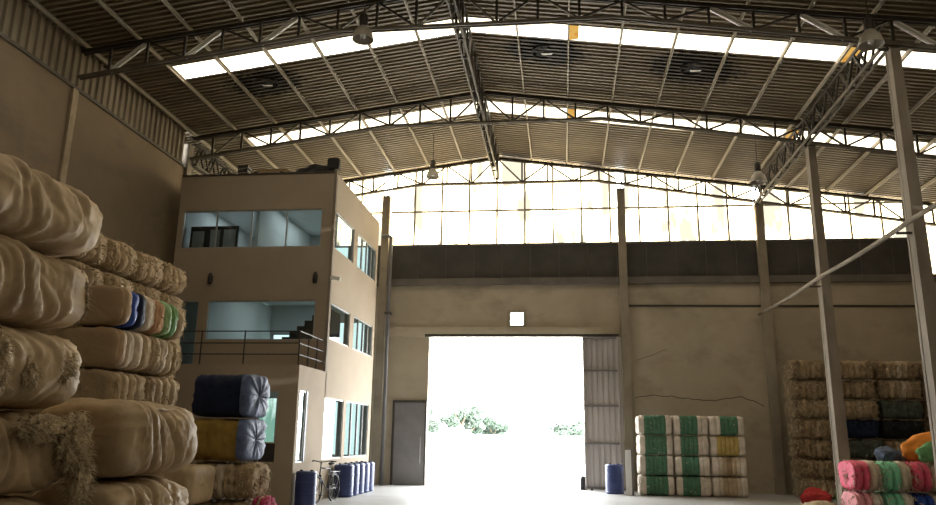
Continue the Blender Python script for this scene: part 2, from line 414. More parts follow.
# trusses
def top_z(x): return roofz(x) - .18
def bot_z(x):
    if x < -5.3: return 11.03 - .142 * (-5.3 - x)
    if x > 1.3: return 11.03 - .165 * (x - 1.3)
    return 11.03
def truss(Y, label, xa, xb, bright):
    t = thing('roof_truss', label, 'truss', (RX, Y, 11.0), 0, 'roof trusses')
    def P(name, bm, m): o = obj(name, bm, m, t); o.matrix_parent_inverse = Matrix.Translation((-RX, -Y, -11.0)); return o
    bm = B()
    for s in (-.05, .05):
        for a, b in ((xa, RX), (RX, xb)):
            bar(bm, (a, Y + s, top_z(a)), (b, Y + s, top_z(b)), .035, .10)
    P('top_chord', bm, M['steel'])
    bm = B()
    for s in (-.05, .05):
        for a, b in ((xa, -5.3), (-5.3, 1.3), (1.3, xb)):
            bar(bm, (a, Y + s, bot_z(a)), (b, Y + s, bot_z(b)), .035, .075)
    P('bottom_chord', bm, M['chord'])
    k0 = math.ceil((xa - RX) / .955); k1 = math.floor((xb - RX) / .955)
    for k in range(k0, k1 + 1):
        x = RX + .955 * k
        bm = B(); bar(bm, (x, Y, bot_z(x)), (x, Y, top_z(x)), .06, .05, (0, 1, 0)); P('vertical', bm, M['steel'])
        if k < k1:
            x2 = RX + .955 * (k + 1)
            if k % 2 == 0: a, b = (x + .05, Y + .01, top_z(x) - .04), (x2 - .03, Y + .01, bot_z(x2) + .04)
            else: a, b = (x + .03, Y + .01, bot_z(x) + .04), (x2 - .05, Y + .01, top_z(x2) - .04)
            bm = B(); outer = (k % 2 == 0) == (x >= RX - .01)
            glint_bar = bright and outer and (abs(x - RX) > 4.0)
            if glint_bar:
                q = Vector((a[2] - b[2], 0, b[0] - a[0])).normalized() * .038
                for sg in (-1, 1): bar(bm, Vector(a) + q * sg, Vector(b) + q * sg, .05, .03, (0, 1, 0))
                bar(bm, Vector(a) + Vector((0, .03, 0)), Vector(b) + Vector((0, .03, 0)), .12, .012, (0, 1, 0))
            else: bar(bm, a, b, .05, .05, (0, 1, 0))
            P('diagonal', bm, M['pale_glint'] if glint_bar else (M['chord'] if outer else M['steel']))  # near-white colour imitates light caught by the outer diagonals
    return t
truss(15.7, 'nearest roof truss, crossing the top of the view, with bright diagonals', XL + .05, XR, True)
truss(21.35, 'middle roof truss, spanning from the left wall over the office block', XL + .05, XR, False)
truss(27.0, 'farthest roof truss, lit in front of the translucent gable', -15.9, XR, False)

# longitudinal trusses
def long_truss(x, y0, y1, zt, zb, label, chordm):
    t = thing('longitudinal_truss', label, 'truss', (x, y0, zb))
    def P(name, bm, m): o = obj(name, bm, m, t); o.matrix_parent_inverse = Matrix.Translation((-x, -y0, -zb)); return o
    for nm, z, m in (('top_chord', zt, M['steel']), ('bottom_chord', zb, chordm)):
        bm = B()
        for s in (-.08, .08): bar(bm, (x + s, y0, z), (x + s, y1, z), .045, .07)
        P(nm, bm, m)
    n = max(2, round((y1 - y0) / .95)); d = (y1 - y0) / n
    for i in range(n):
        a = y0 + i * d
        for q in (-.08, .08):
            bm = B(); bar(bm, (x + q, a, zb), (x + q, a + d / 2, zt), .05, .05); P('diagonal', bm, M['steel'])
            bm = B(); bar(bm, (x + q, a + d / 2, zt), (x + q, a + d, zb), .05, .05); P('diagonal', bm, M['steel'])
    for i in range(n + 1):
        a = y0 + i * d
        bm = B(); bar(bm, (x - .08, a, zb), (x + .08, a, zb), .05, .05); P('batten', bm, M['steel'])
    return t
long_truss(RX, 9.0, 26.9, 12.03, 11.16, 'ridge truss running down the middle of the roof', M['chord'])
long_truss(7.02, 15.8, 26.9, 10.62, 9.98, 'side truss carried by the two free standing columns', M['chord'])
long_truss(-11.6, 21.5, 26.8, 10.7, 9.98, 'side truss above the far left end of the office roof', M['chord'])

# extractor openings
vl = ['left of the ridge', 'just right of the ridge', 'farthest right']
for (x, y), w in zip(VENTS, vl):
    z = roofz(x)
    t = thing('roof_extractor', 'black sooty roof extractor opening, ' + w, 'vent', (x, y, z), 0, 'roof extractors')
    bm = B(); lathe(bm, [(.34, -.02), (.37, -.02), (.37, .1), (.34, .1), (.34, -.02)]); obj('collar', bm, M['soot'], t)
    bm = B()
    for k in range(8):
        a = k * PI / 4
        bar(bm, (.04 * math.cos(a), .04 * math.sin(a), .0), (.33 * math.cos(a), .33 * math.sin(a), .02), .12, .01)
    obj('fan_blades', bm, M['soot'], t)
    bm = B()
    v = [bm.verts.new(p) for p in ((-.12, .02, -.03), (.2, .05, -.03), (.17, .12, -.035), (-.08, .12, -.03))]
    bm.faces.new(v); obj('painted_daylight', bm, M['sky_sheet'] if False else M['pale_glint'], t)  # pale quad painted as the sliver of daylight in the opening

# ------------------------------------------------------------------ columns and pipe
for y, z, lb in ((15.55, 9.9, 'nearest free standing concrete column at the right'), (21.15, 9.9, 'second free standing concrete column, farther than the near one')):
    bm = B(); x = 7.06
    # H-shaped precast section: two flanges and a recessed web
    box(bm, x, x + .30, y, y + .10, 0, z); box(bm, x, x + .30, y + .32, y + .42, 0, z); box(bm, x + .012, x + .27, y + .10, y + .32, 0, z)
    for v in bm.verts:
        if v.co.z > 1: v.co.x = x + (v.co.x - x) * .66; v.co.y = y + .1 + (v.co.y - y - .1) * .68      # the shaft tapers upward
    t = thing('concrete_column', lb, 'column', (x + .15, y + .2, 0), 0, 'free standing columns')
    o = obj('shaft', bm, M['column'], t); o.matrix_parent_inverse = Matrix.Translation((-x - .15, -y - .2, 0))
    bm = box(B(), x + .0, x + .2, y + .03, y + .32, z, z + .02); o = obj('bearing_plate', bm, M['steel'], t); o.matrix_parent_inverse = Matrix.Translation((-x - .15, -y - .2, 0))
bm = B(); tube(bm, [(6.80, YF - .3 - 0.001, 5.95)] + [(6.80, 26 - i * 1.0, 5.94 - .05 * math.sin(PI * ((i * 1.0) % 5.6) / 5.6)) for i in range(0, 17)], .05, 8)
t = thing('service_pipe', 'long grey pipe slung along the columns to the far wall', 'pipe', (6.72, 20, 5.9))
o = obj('pipe_run', bm, M['column'], t, True); o.matrix_parent_inverse = Matrix.Translation((-6.72, -20, -5.9))
for y in (15.7, 21.3):
    bm = B(); box(bm, 6.78, 7.08, y - .03, y + .03, 5.82, 5.86); o = obj('bracket', bm, M['steel'], t); o.matrix_parent_inverse = Matrix.Translation((-6.72, -20, -5.9))

# ------------------------------------------------------------------ gate leaf, grey door
bm = B(); pts = []; x = .76
while x < 1.9:
    for dx, dy in ((0, 0), (.06, 0), (.09, .04), (.15, .04)): pts.append((x + dx, 26.72 + dy))
    x += .19
vs = [(bm.verts.new((a, b, .06)), bm.verts.new((a, b, 5.15))) for a, b in pts]
for a, b in zip(vs, vs[1:]): bm.faces.new((a[0], b[0], b[1], a[1]))
d = struct('door_1', bm, M['gatem'])
for z in (.06, 1.5, 2.75, 3.95, 5.08):
    bm = box(B(), .74, 1.92, 26.66, 26.72, z, z + .06); obj('door_rail', bm, M['greydoor'], d)
for x in (.73, 1.9):
    bm = box(B(), x, x + .05, 26.66, 26.8, .04, 5.16); obj('door_stile', bm, M['gatem'], d)
bm = box(B(), -4.9, 2.0, 26.78, 26.88, 5.17, 5.27); obj('door_track', bm, M['steel'], d)
for x in (.95, 1.7):
    bm = box(B(), x - .04, x + .04, 26.74, 26.80, 0.0, .06); obj('door_roller', bm, M['black'], d)
bm = B(); box(bm, -5.98, -4.84, YF - .07, YF - .012, .02, 2.85)
d = struct('door_2', bm, M['greydoor'])
bm = holed(B(), 'y', YF - .1, YF - .002, -6.05, -4.81, 0, 2.92, [(-5.97, -4.86, 0, 2.84)]); obj('door_frame', bm, M['steel'], d)
bm = B(); tube(bm, [(-5.0, YF - .12, .75), (-5.0, YF - .12, 1.65)], .018); tube(bm, [(-5.0, YF - .12, .8), (-5.0, YF - .07, .8)], .012); tube(bm, [(-5.0, YF - .12, 1.6), (-5.0, YF - .07, 1.6)], .012)
obj('door_handle', bm, M['alu'], d, True)

# ------------------------------------------------------------------ office block
OX0, OX1, OY0, OY1, OZ = -11.2, -6.45, 20.2, 25.5, 9.12
LY = 18.15
off = thing('office_block', 'three storey beige office block with terrace built inside the hall', 'building', (-9, 20.2, 0))
def OP(name, bm, m, par=None, label=None):
    o = obj(name, bm, m, par or off)
    if par is None: o.matrix_parent_inverse = Matrix.Translation((9, -20.2, 0))
    if label: o['label'] = label
    return o
F_top = (-11.05, -6.8, 6.9, 8.04); F_mid = (-10.02, -6.83, 4.22, 5.35); F_door = (-10.95, -10.28, 3.42, 5.35)
S_top = [(20.42, 22.4), (22.85, 25.25)]; S_gr = [(20.3, 22.2), (22.5, 25.2)]
W_low = (-7.45, -6.93, 1.02, 2.72); W_side = (18.32, 18.98, 1.0, 2.75)
bm = holed(B(), 'y', OY0, OY0 + .18, OX0, OX1, 0, OZ, [F_top, F_mid, F_door, (-10.6, -6.75, .1, 2.95)]); OP('front_wall', bm, M['office'])
holes = [(a, b, 6.9, 8.02) for a, b in S_top] + [(a, b, 4.28, 5.32) for a, b in S_top] + [(a, b, 1.02, 2.68) for a, b in S_gr]
bm = holed(B(), 'x', OX1 - .18, OX1, OY0 + .18, OY1, 0, OZ, holes); OP('side_wall', bm, M['office'])
bm = B(); box(bm, OX0, OX1 - .18, OY1 - .15, OY1, 0, OZ); box(bm, OX0, OX0 + .1, OY0 + .18, OY1 - .15, 0, OZ); OP('rear_wall', bm, M['office_in'])
bm = B()
for z in (3.3, 6.2, 8.75): box(bm, OX0 + .1, OX1 - .18, OY0 + .18, OY1 - .15, z - .12, z)
box(bm, OX0 + .1, OX1 - .18, OY0 + .18, OY1 - .15, OZ - .12, OZ)
OP('floor_slabs', bm, M['office_in'])
bm = B(); box(bm, -9.0, -8.9, OY0 + .5, OY1 - .2, 6.2, 8.6); box(bm, -10.2, -10.12, OY0 + .3, OY1 - .2, 3.3, 6.0); OP('partition', bm, M['office_in'])
# lower block with terrace
bm = holed(B(), 'y', LY, LY + .15, OX0, OX1, 0, 3.36, [W_low]); OP('terrace_front', bm, M['office'])
bm = holed(B(), 'x', OX1 - .15, OX1, LY + .15, OY0, 0, 3.36, [W_side]); OP('terrace_side', bm, M['office'])
bm = box(B(), OX0, OX1 - .15, LY + .15, OY0, 3.22, 3.34); OP('terrace_slab', bm, M['office'])
bm = B(); box(bm, OX1 - .05, OX1 + .03, OY0 - .04, OY0 + .06, 3.36, OZ + .1); OP('corner_post', bm, M['column'])
bm = box(B(), OX0, OX1 + .02, OY0 - .03, OY0 + .12, OZ, OZ + .04); OP('parapet_cap', bm, M['steel'])

def win(axis, c, h, mull=(), nm='window'):
    """frame with panes; axis y: in the front plane y=c, u along x; axis x: in the side plane x=c, u along y"""
    u0, u1, z0, z1 = h; bm = B(); f = .035
    us = [u0, *mull, u1]
    hl = [(a + f * (1 if a == u0 else .5), b - f * (1 if b == u1 else .5), z0 + f, z1 - f) for a, b in zip(us, us[1:])]
    holed(bm, axis, c - .03, c + .03, u0, u1, z0, z1, hl)
    fr = OP(nm, bm, M['alu'])
    for a, b, za, zb in hl:
        g = B()
        if axis == 'y': v = [(a, c, za), (b, c, za), (b, c, zb), (a, c, zb)]
        else: v = [(c, a, za), (c, b, za), (c, b, zb), (c, a, zb)]
        g.faces.new([g.verts.new(p) for p in v]); obj('pane', g, M['glass'], fr)
win('y', OY0 + .05, F_top, (-10.0, -8.92, -7.86)); win('y', OY0 + .05, F_mid); win('y', OY0 + .05, F_door, nm='glass_door')
for z0, z1 in ((6.9, 8.02), (4.28, 5.32)):
    win('x', OX1 - .05, (*S_top[0], z0, z1)); win('x', OX1 - .05, (*S_top[1], z0, z1), (23.5, 24.1, 24.7))
win('x', OX1 - .05, (*S_gr[0], 1.02, 2.68)); win('x', OX1 - .05, (*S_gr[1], 1.02, 2.68), (23.2, 23.9, 24.55))
win('y', LY + .05, (W_low[0], W_low[1], 1.45, W_low[3]))
bm = box(B(), W_low[0], W_low[1], LY + .03, LY + .08, 1.02, 1.45); OP('window_apron', bm, M['dark'])
win('x', OX1 - .05, W_side, (18.82,))
bm = box(B(), OX1 - .06, OX1 - .0, 18.85, 18.97, 1.0, 2.75); OP('shutter', bm, M['dark'])
# terrace railing
def rail(bm, pts, r=.016): tube(bm, pts, r, 6)
RY = LY + .06
rl = B()
for z in (3.62, 3.9, 4.2): rail(rl, [(OX0 + .1, RY, z), (OX1 - .06, RY, z), ]); rail(rl, [(OX1 - .06, RY, z), (OX1 - .06, OY0 - .05, z)])
ro = OP('railing', rl, M['dark'])
for px in (-11.05, -10.2, -9.1, -7.95, OX1 - .06):
    b_ = B(); tube(b_, [(px, RY, 3.34), (px, RY, 4.22)], .02, 6); obj('post', b_, M['dark'], ro)
for py in (18.9, 19.6):
    b_ = B(); tube(b_, [(OX1 - .06, py, 3.34), (OX1 - .06, py, 4.22)], .02, 6); obj('post', b_, M['dark'], ro)
# stairs behind the middle window
bm = B()
for k in range(7):
    xa = -8.35 + k * .22
    box(bm, xa, xa + .22 if k < 6 else -6.66, 21.2, 22.1, 4.0 if k else 3.3, 4.28 + k * .16)
box(bm, -8.35, -6.66, 21.2, 22.1, 3.3, 4.1)
OP('staircase', bm, M['dark'])
# board with pictures behind the upper window
t = thing('display_board', 'dark board with three pale framed sheets behind the top left window', 'display board', (-10.3, 20.7, 6.2))
bm = B(); holed(bm, 'y', -.02, .02, -.72, .78, .72, 1.5, [(-.66, -.28, .8, 1.36), (-.1, .22, .86, 1.4), (.32, .7, .8, 1.4)])
for x in (-.6, .65): box(bm, x - .03, x + .03, -.02, .02, 0, .72)
obj('frame', bm, M['black'], t)
for a, b, z0, z1 in ((-.66, -.28, .8, 1.36), (-.1, .22, .86, 1.4), (.32, .7, .8, 1.4)):
    bm = box(B(), a, b, 0, .01, z0, z1)
    box(bm, a, b, -.01, 0, (z0 + z1) / 2 - .015, (z0 + z1) / 2 + .015)
    obj('sheet', bm, M['alu'], t)
for xa, xb, za, zb, m in ((-8.2, -6.72, 6.9, 8.2, 'rear'), (-8.2, -6.72, 4.25, 5.5, 'rear'), (-10.05, -8.4, 4.25, 5.08, 'rear'), (-11.08, -10.25, 3.4, 6.0, 'rear'), (-8.2, -6.72, 1.0, 2.8, 'rear'), (-11.0, -8.4, 1.0, 2.9, 'reargreen')):
    g = B(); holed(g, 'y', OY1 - .2, OY1 - .152, xa, xb, za, zb, [(xa + .04, (xa + xb) / 2 - .02, za + .04, zb - .04), ((xa + xb) / 2 + .02, xb - .04, za + .04, zb - .04)])
    fr = OP('rear_glow_window', g, M['alu'])  # glowing panes added on the solid rear wall to brighten the office glass
    g = B(); g.faces.new([g.verts.new(p) for p in ((xa, OY1 - .16, za), (xb, OY1 - .16, za), (xb, OY1 - .16, zb), (xa, OY1 - .16, zb))]); obj('pane', g, M[m], fr)
# fittings
def fit_lamp(x, label):
    t = thing('wall_lamp', label, 'lamp', (x, OY0 - .004, 5.98), 0, 'dark wall lamps on the office front')
    bm = B(); bbox(bm, -.045, .045, -.04, 0, -.1, .1, .01); obj('back_plate', bm, M['dark'], t)
    bm = B(); lathe(bm, [(.02, -.17), (.055, -.15), (.062, .0), (.045, .14), (.02, .16)], 0, -.09, 14); obj('lamp_shade', bm, M['dark'], t, True)
fit_lamp(-9.98, 'dark wall lamp on the office front, left, above the middle window')
fit_lamp(-6.87, 'dark wall lamp on the office front near its right corner')
t = thing('security_camera', 'small pale security camera on the corner post of the office', 'camera', (-6.42, OY0 - .06, 5.9))
bm = B(); bar(bm, (0, 0, 0), (.12, -.12, .03), .03, .03); obj('arm', bm, M['white'], t)
bm = B(); bar(bm, (.04, -.12, .05), (.32, -.15, .0), .09, .09); obj('body', bm, M['white'], t)
t = thing('floodlight', 'black floodlight on the roof corner of the office block', 'floodlight', (-6.62, OY0 + .2, OZ + .003))
bm = B(); tube(bm, [(0, 0, 0), (0, 0, .16)], .03); obj('stand', bm, M['dark'], t)
bm = B(); bbox(bm, -.17, .2, -.12, .06, .14, .5, .03); obj('lamp_head', bm, M['black'], t)
t = thing('downpipe', 'grey downpipe with an elbow beside the far left pilaster', 'pipe', (-6.3, 26.85, 0))
bm = B(); tube(bm, [(-.35, -.1, 8.95), (-.05, -.1, 8.95), (0.02, -.1, 8.9), (.02, -.1, 0)], .07, 10); obj('pipe_run', bm, M['greydoor'], t, True)
bm = B(); box(bm, -.1, .14, -.2, .1, 6.0, 6.06); obj('clip', bm, M['steel'], t)

# clutter on the office roof
def lump(name, label, cat, loc, sx, sy, sz, m, seed, rough=.25, group=None, flat=True):
    bm = B(); bmesh.ops.create_icosphere(bm, subdivisions=4, radius=1)
    for v in bm.verts:
        n = noise.fractal(v.co * 1.6 + Vector((seed * 7.3, seed, 0)), 1, 2, 4)
        n2 = abs(noise.noise(v.co * 4 + Vector((seed, 3, 1))))
        v.co *= 1 + rough * n - .1 * n2
        if flat and v.co.z < -.55: v.co.z = -.55
        v.co = Vector((v.co.x * sx, v.co.y * sy, (v.co.z + .55) * sz / 1.55))
    return tag_loc(tag(obj(name, bm, m, None, True), label, cat, group), loc)
def tag_loc(o, loc): o.location = loc; return o
def trim_floor(o):
    zs = min((v.co.z for v in o.data.vertices)); 
    for v in o.data.vertices: v.co.z -= zs
lump('tarpaulin_heap', 'dark tarpaulin heap on the office roof next to the floodlight', 'tarpaulin', (-7.3, 20.85, OZ + .042), .62, .4, .42, M['dark'], 1)
t = thing('scrap_timber', 'bundle of weathered timber offcuts on the office roof', 'timber', (-8.4, 20.5, OZ + .045))
for k in range(6):
    bm = B(); a = Vector((-.75 + .06 * k, -.1 + .06 * (k % 3), .1 + .07 * (k // 3))); bar(bm, a, a + Vector((1.2 - .1 * k, .05 * k, .04 * (k % 2) + .02)), .07, .05)
    obj('plank', bm, M['b4'] if k % 2 else M['b2'], t)
bm = box(B(), -.6, -.5, -.25, .25, 0, .07); box(bm, .2, .3, -.25, .25, 0, .07); obj('bearer', bm, M['dark'], t)
t = thing('junk_crate', 'small dark slatted crate on the office roof, leftmost of the clutter', 'crate', (-9.6, 20.6, OZ + .045))
for z in (.0, .14, .28):
    bm = B(); holed(bm, 'x', -.0, .02, -.15, .15, z, z + .08, []); box(bm, .28, .3, -.15, .15, z, z + .08); box(bm, .0, .3, -.16, -.14, z, z + .08); box(bm, 0, .3, .14, .16, z, z + .08)
    obj('slat_row', bm, M['dark'], t)
bm = B()
for x in (0.01, .29):
    for y in (-.14, .14): box(bm, x - .015, x + .015, y - .015, y + .015, 0, .38)
obj('corner_post', bm, M['dark'], t)

# ------------------------------------------------------------------ high bay lamps
def highbay(loc, ztop, r, label):
    t = thing('high_bay_lamp', label, 'lamp', loc, 0, 'high bay lamps')
    bm = B(); lathe(bm, [(r, 0), (r * .97, .05 * r / .25), (r * .8, .2 * r / .25), (r * .42, .32 * r / .25), (r * .3, .36 * r / .25), (r * .28, .355 * r / .25), (r * .4, .31 * r / .25), (r * .77, .19 * r / .25), (r * .95, .03 * r / .25), (r * .98, 0), (r, 0)]); obj('reflector', bm, M['lampgrey'], t, True)
    h = .36 * r / .25
    bm = B(); lathe(bm, [(0, h - .02), (r * .36, h - .02), (r * .4, h + .05), (r * .4, h + .24), (r * .2, h + .3), (0, h + .3)], n=16); obj('ballast_housing', bm, M['steel'], t, True)
    bm = B(); lathe(bm, [(0, .03), (r * .25, .06), (r * .3, .16), (r * .2, .3), (0, .32)], n=14); obj('bulb', bm, M['white'], t, True)
    bm = B(); tube(bm, [(0, 0, h + .28), (0, 0, ztop - loc[2])], .012, 6); obj('suspension_rod', bm, M['steel'], t)
highbay((-4.47, 15.35, 10.58), roofz(-4.47) - .0, .25, 'high bay lamp hanging by the nearest truss, left of the ridge')
highbay((-4.32, 24.2, 10.32), roofz(-4.32), .23, 'high bay lamp hanging on a wire in the farthest bay left')
highbay((6.0, 22.6, 9.32), roofz(6.0), .25, 'high bay lamp hanging beside the side truss in the farthest bay')
highbay((6.5, 15.15, 9.76), roofz(6.5), .25, 'high bay lamp hanging beside the top of the nearest column')

# ------------------------------------------------------------------ bales
def bale(name, label, cat, loc, dims, lobes, bands, seed, rotz=0., group=None, groove=.07, rough=.02, n=5.0,
         fold=0.0, endcap=None, fibre=0, fibre_m='fluff', straps=True, endround=.12, strap_m='strap', res=1.0, endbulge=0.0, fibre_len=.12):
    """L along local x, W along y, H up. bands = list of material keys, one per lobe."""
    L, W, H = dims
    rnd = random.Random(seed)
    t = thing(name, label, cat, loc, rotz, group)
    keys = list(dict.fromkeys(list(bands) + ([endcap] if endcap else [])))
    bm = B(); nc = int(44 * res); per = max(4, int((10 if lobes < 6 else 8) * res))
    spec = []       # x, scale, band index key
    r = min(endround, L * .2)
    x0 = -L / 2
    e0 = endcap or bands[0]; e1 = endcap or bands[-1]
    for s in (.02, .2, .4, .6, .76, .86, .93, .975):
        q = max(0., (s - .72) / .28)
        spec.append((x0 + r * (1 - math.sqrt(max(0, 1 - q * q))) + endbulge * .0, s, e0))
    nb = lobes * per
    for i in range(nb + 1):
        f = i / nb * lobes; fr = f - math.floor(f)
        if i == nb: fr = 0
        g = (1 - abs(2 * fr - 1) ** 2.6) ** .5 if 0 < i < nb else 0.45
        li = min(lobes - 1, int(f))
        spec.append((x0 + r + (L - 2 * r) * i / nb, 1 - groove * (1 - g), bands[li % len(bands)]))
    for s in (.975, .93, .86, .76, .6, .4, .2, .02):
        q = max(0., (s - .72) / .28)
        spec.append((L / 2 - r * (1 - math.sqrt(max(0, 1 - q * q))), s, e1))
    so = Vector((seed * 3.17, seed * 1.31, seed * .77))
    lobe_j = [1 - rnd.random() * .045 for _ in range(lobes + 2)]
    rings = []
    for x, s, k in spec:
        ring = []
        li = max(0, min(lobes - 1, int((x - x0 - r) / max(1e-6, (L - 2 * r)) * lobes)))
        for j in range(nc):
            th = 2 * PI * (j + .5) / nc; c, sn = math.cos(th), math.sin(th)
            rad = 1 / ((abs(c) ** n + abs(sn) ** n) ** (1 / n))
            p = Vector((x, c * rad * W / 2 * s, sn * rad * H / 2 * s))
            q = p * 3.2 + so
            d = rough * (.5 + .5 * noise.fractal(q, 1, 2.1, 5))
            d += rough * 1.2 * abs(noise.noise(p * 11 + so))
            if fold:
                w = noise.noise(Vector((p.x * 4.2 + noise.noise(p * 1.6 + so) * 1.3 + math.sin(th) * .5, th * .45, seed)))
                d += fold * .9 * max(0, 1 - abs(w) * 3.2)
                w = noise.noise(Vector((p.x * 9 + noise.noise(p * 2.4 + so) * 2.2 + math.cos(th), th * .6, seed + 9.)))
                d += fold * .2 * max(0, 1 - abs(w) * 3.5)
                d += fold * 1.1 * (.5 + .5 * noise.noise(p * 1.9 + so))
            sc = (1 - d / (min(W, H) / 2)) * lobe_j[li]
            sx = 1 - (d * .8) / (L / 2)
            ring.append(bm.verts.new((p.x * sx, p.y * sc, H / 2 + p.z * (sc if sn > 0 else (1 - .3 * (1 - sc))))))
        rings.append(ring)
    for i in range(len(rings) - 1):
        mi = keys.index(spec[i if i >= 8 else i][2])
        a, b = rings[i], rings[i + 1]
        for j in range(nc):
            f = bm.faces.new((a[j], a[(j + 1) % nc], b[(j + 1) % nc], b[j])); f.material_index = mi
    bm.faces.new(rings[0][::-1]).material_index = keys.index(e0); bm.faces.new(rings[-1]).material_index = keys.index(e1)
    bmesh.ops.recalc_face_normals(bm, faces=bm.faces[:])
    zmin = min(v.co.z for v in bm.verts)
    zk = H / (max(v.co.z for v in bm.verts) - zmin)
    for v in bm.verts: v.co.z = (v.co.z - zmin) * zk
    surf = [(v.co.copy(), v.normal.copy()) for v in bm.verts] if fibre else None
    if fibre: bm.normal_update(); surf = [(v.co.copy(), v.normal.copy()) for v in bm.verts]
    ringpts = {}
    if straps:
        for i in range(1, lobes):
            ringpts[i] = [v.co.copy() for v in rings[8 + i * per]]
    obj('bale_body', bm, [M[k] for k in keys], t, True)
    if straps:
        for i, pts in ringpts.items():
            cx = Vector((pts[0].x, 0, H / 2))
            pp = [cx + (p - cx) * 1.004 for p in pts[::2]]
            b2 = B(); tube(b2, pp, .007, 4, True); obj('strap', b2, M[strap_m], t)
    if fibre:
        b3 = B()
        top = [q for q in surf if q[0].z > .04]
        for _ in range(fibre):
            p, nr = rnd.choice(top)
            if rnd.random() < .55:   # favour the two ends, where the raw fibre sticks out
                for _k in range(6):
                    p, nr = rnd.choice(top)
                    if abs(p.x) > L * .36: break
            ln = fibre_len * (.4 + rnd.random()); w = .006 + .012 * rnd.random()
            dirv = (nr * .7 + Vector((rnd.uniform(-1, 1), rnd.uniform(-1, 1), rnd.uniform(-1, .4))) * .8).normalized()
            sd = dirv.cross(Vector((rnd.random(), rnd.random(), rnd.random()))).normalized() * w
            q = p - nr * .01; prev = None
            for s in range(4):
                a, b = b3.verts.new(q - sd * (1 - s * .25)), b3.verts.new(q + sd * (1 - s * .25))
                if prev: b3.faces.new((prev[0], prev[1], b, a))
                prev = (a, b)
                q = q + dirv * ln / 3
                q.z = min(max(q.z, .012), H + .0); q.x = min(max(q.x, -L / 2 - .002), L / 2 + .002); q.y = min(max(q.y, -W / 2 - .03), W / 2 + .03)
                dirv = (dirv + Vector((rnd.uniform(-.5, .5), rnd.uniform(-.5, .5), -.45))).normalized()
        obj('loose_fibre', b3, M[fibre_m], t)['kind'] = 'stuff'
    return t

G = .006
# --- green and white stack right of the gate: three columns, four layers
cols = ['left', 'middle', 'right']; lay = ['bottom', 'second', 'third', 'top']
kinds = {(0, 0): 'green', (0, 1): 'green', (0, 2): 'green', (0, 3): 'green', (1, 0): 'green', (1, 1): 'green', (1, 2): 'green', (1, 3): 'green',
         (2, 3): 'green', (2, 2): 'yellow', (2, 1): 'b4', (2, 0): 'b3'}
words = {'green': 'green and white', 'yellow': 'yellow and white', 'b4': 'dull brown and white', 'b3': 'plain off-white'}
for i in range(3):
    for j in range(4):
        k = kinds[(i, j)]
        ends = [(1, 1), (1, 2), (2, 1)][i] if k == 'green' else (1, 1)
        bands = ['wfib'] * (ends[0]) + [k] * (7 - sum(ends)) + ['wfib'] * ends[1]
        if k in ('b4', 'b3'): bands = ['wfib', 'b3', 'b1', 'b1' if k == 'b3' else 'b4', 'b1', 'b3', 'wfib']
        bale('fibre_bale', '%s bale, %s layer of the %s column, stack by the gate' % (words[k], lay[j], cols[i]), 'bale',
             (2.90 + 1.10 * i + random.uniform(-.01, .01), 25.38, .002 + .613 * j), (1.08, 1.0, .607), 7, bands, 100 + i * 10 + j, 0,
             'bales stacked beside the gate', groove=.055, rough=.018, n=8, endcap='wfib', fibre=170 if i == 0 else 90, fibre_m='wfib', fibre_len=.07, endround=.07)
# --- brown stack at the back right: four columns, seven layers
special = {(1, 3): 'navy', (1, 2): 'dgreen', (2, 4): 'dgreen', (2, 3): 'black_w', (0, 2): 'b4'}
cn = ['leftmost', 'second', 'third', 'rightmost']
ln_ = ['floor', 'second', 'third', 'fourth', 'fifth', 'sixth', 'top']
for i in range(4):
    for j in range(7):
        k = special.get((i, j), random.choice(['b1', 'b2', 'b2', 'b4', 'b3']))
        if i == 0: k = random.choice(['b2', 'b4', 'b2'])
        w = {'navy': 'navy wrapped', 'dgreen': 'grey-green wrapped', 'black_w': 'black wrapped'}.get(k, 'brownish raw fibre')
        plain = k in ('navy', 'dgreen', 'black_w')
        bands = [k] if plain else ['b4', k, k, 'b1' if k != 'b1' else 'b3', k, 'b4']
        bale('fibre_bale', '%s bale, %s layer of the %s column, tall back stack' % (w, ln_[j], cn[i]), 'bale',
             (7.82 + 1.31 * i + random.uniform(-.02, .02), 25.6 + random.uniform(-.07, .07), .002 + .607 * j), (1.25, 1.05, .6), 6, bands, 200 + i * 10 + j, 0,
             'bales in the tall back right stack', groove=.15, rough=.075, n=4.2, fibre=0 if plain else (1100 if i == 0 else 500), fibre_m='fluff', fibre_len=.24 if i == 0 else .12, endround=.1)
# --- coloured bales in front of the columns, right
row = [('pink', 'bright pink'), ('mint', 'mint green'), ('pink', 'pink'), ('bluew', 'blue and grey')]
row2 = [('lpink', 'pale pink'), ('mint', 'mint and white'), ('bluew', 'blue and white'), ('lpink', 'pinkish white')]
for i in range(4):
    for j in range(2):
        k, w = (row2 if j == 0 else row)[i]
        if j == 0: bands = [k, k, 'wfib']
        elif k == 'bluew': bands = ['b3', k, k]
        else: bands = [k, k, 'b3']
        pos = ['leftmost', 'second from the left', 'third from the left', 'fourth from the left'][i]
        bale('fibre_bale', '%s bale, %s in the %s coloured row' % (w, pos, 'upper' if j else 'lower'), 'bale',
             (6.62 + .628 * i, 18.62, .002 + .66 * j), (.605, 1.15, .653), len(bands), bands, 300 + i * 10 + j, 0,
             'coloured bales in the right foreground', groove=.27, rough=.03, n=3.0, fibre=240, fibre_m='b3', fibre_len=.16, endround=.05)
lump('cloth_heap', 'orange cloth heap on the coloured bales at the right edge', 'cloth', (8.3, 18.85, 1.318), .62, .38, .62, M['orange'], 4, .2)
lump('cloth_heap', 'green cloth heap in front of the orange cloth heap', 'cloth', (8.12, 18.25, 1.318), .37, .17, .42, M['cgreen'], 5, .2)
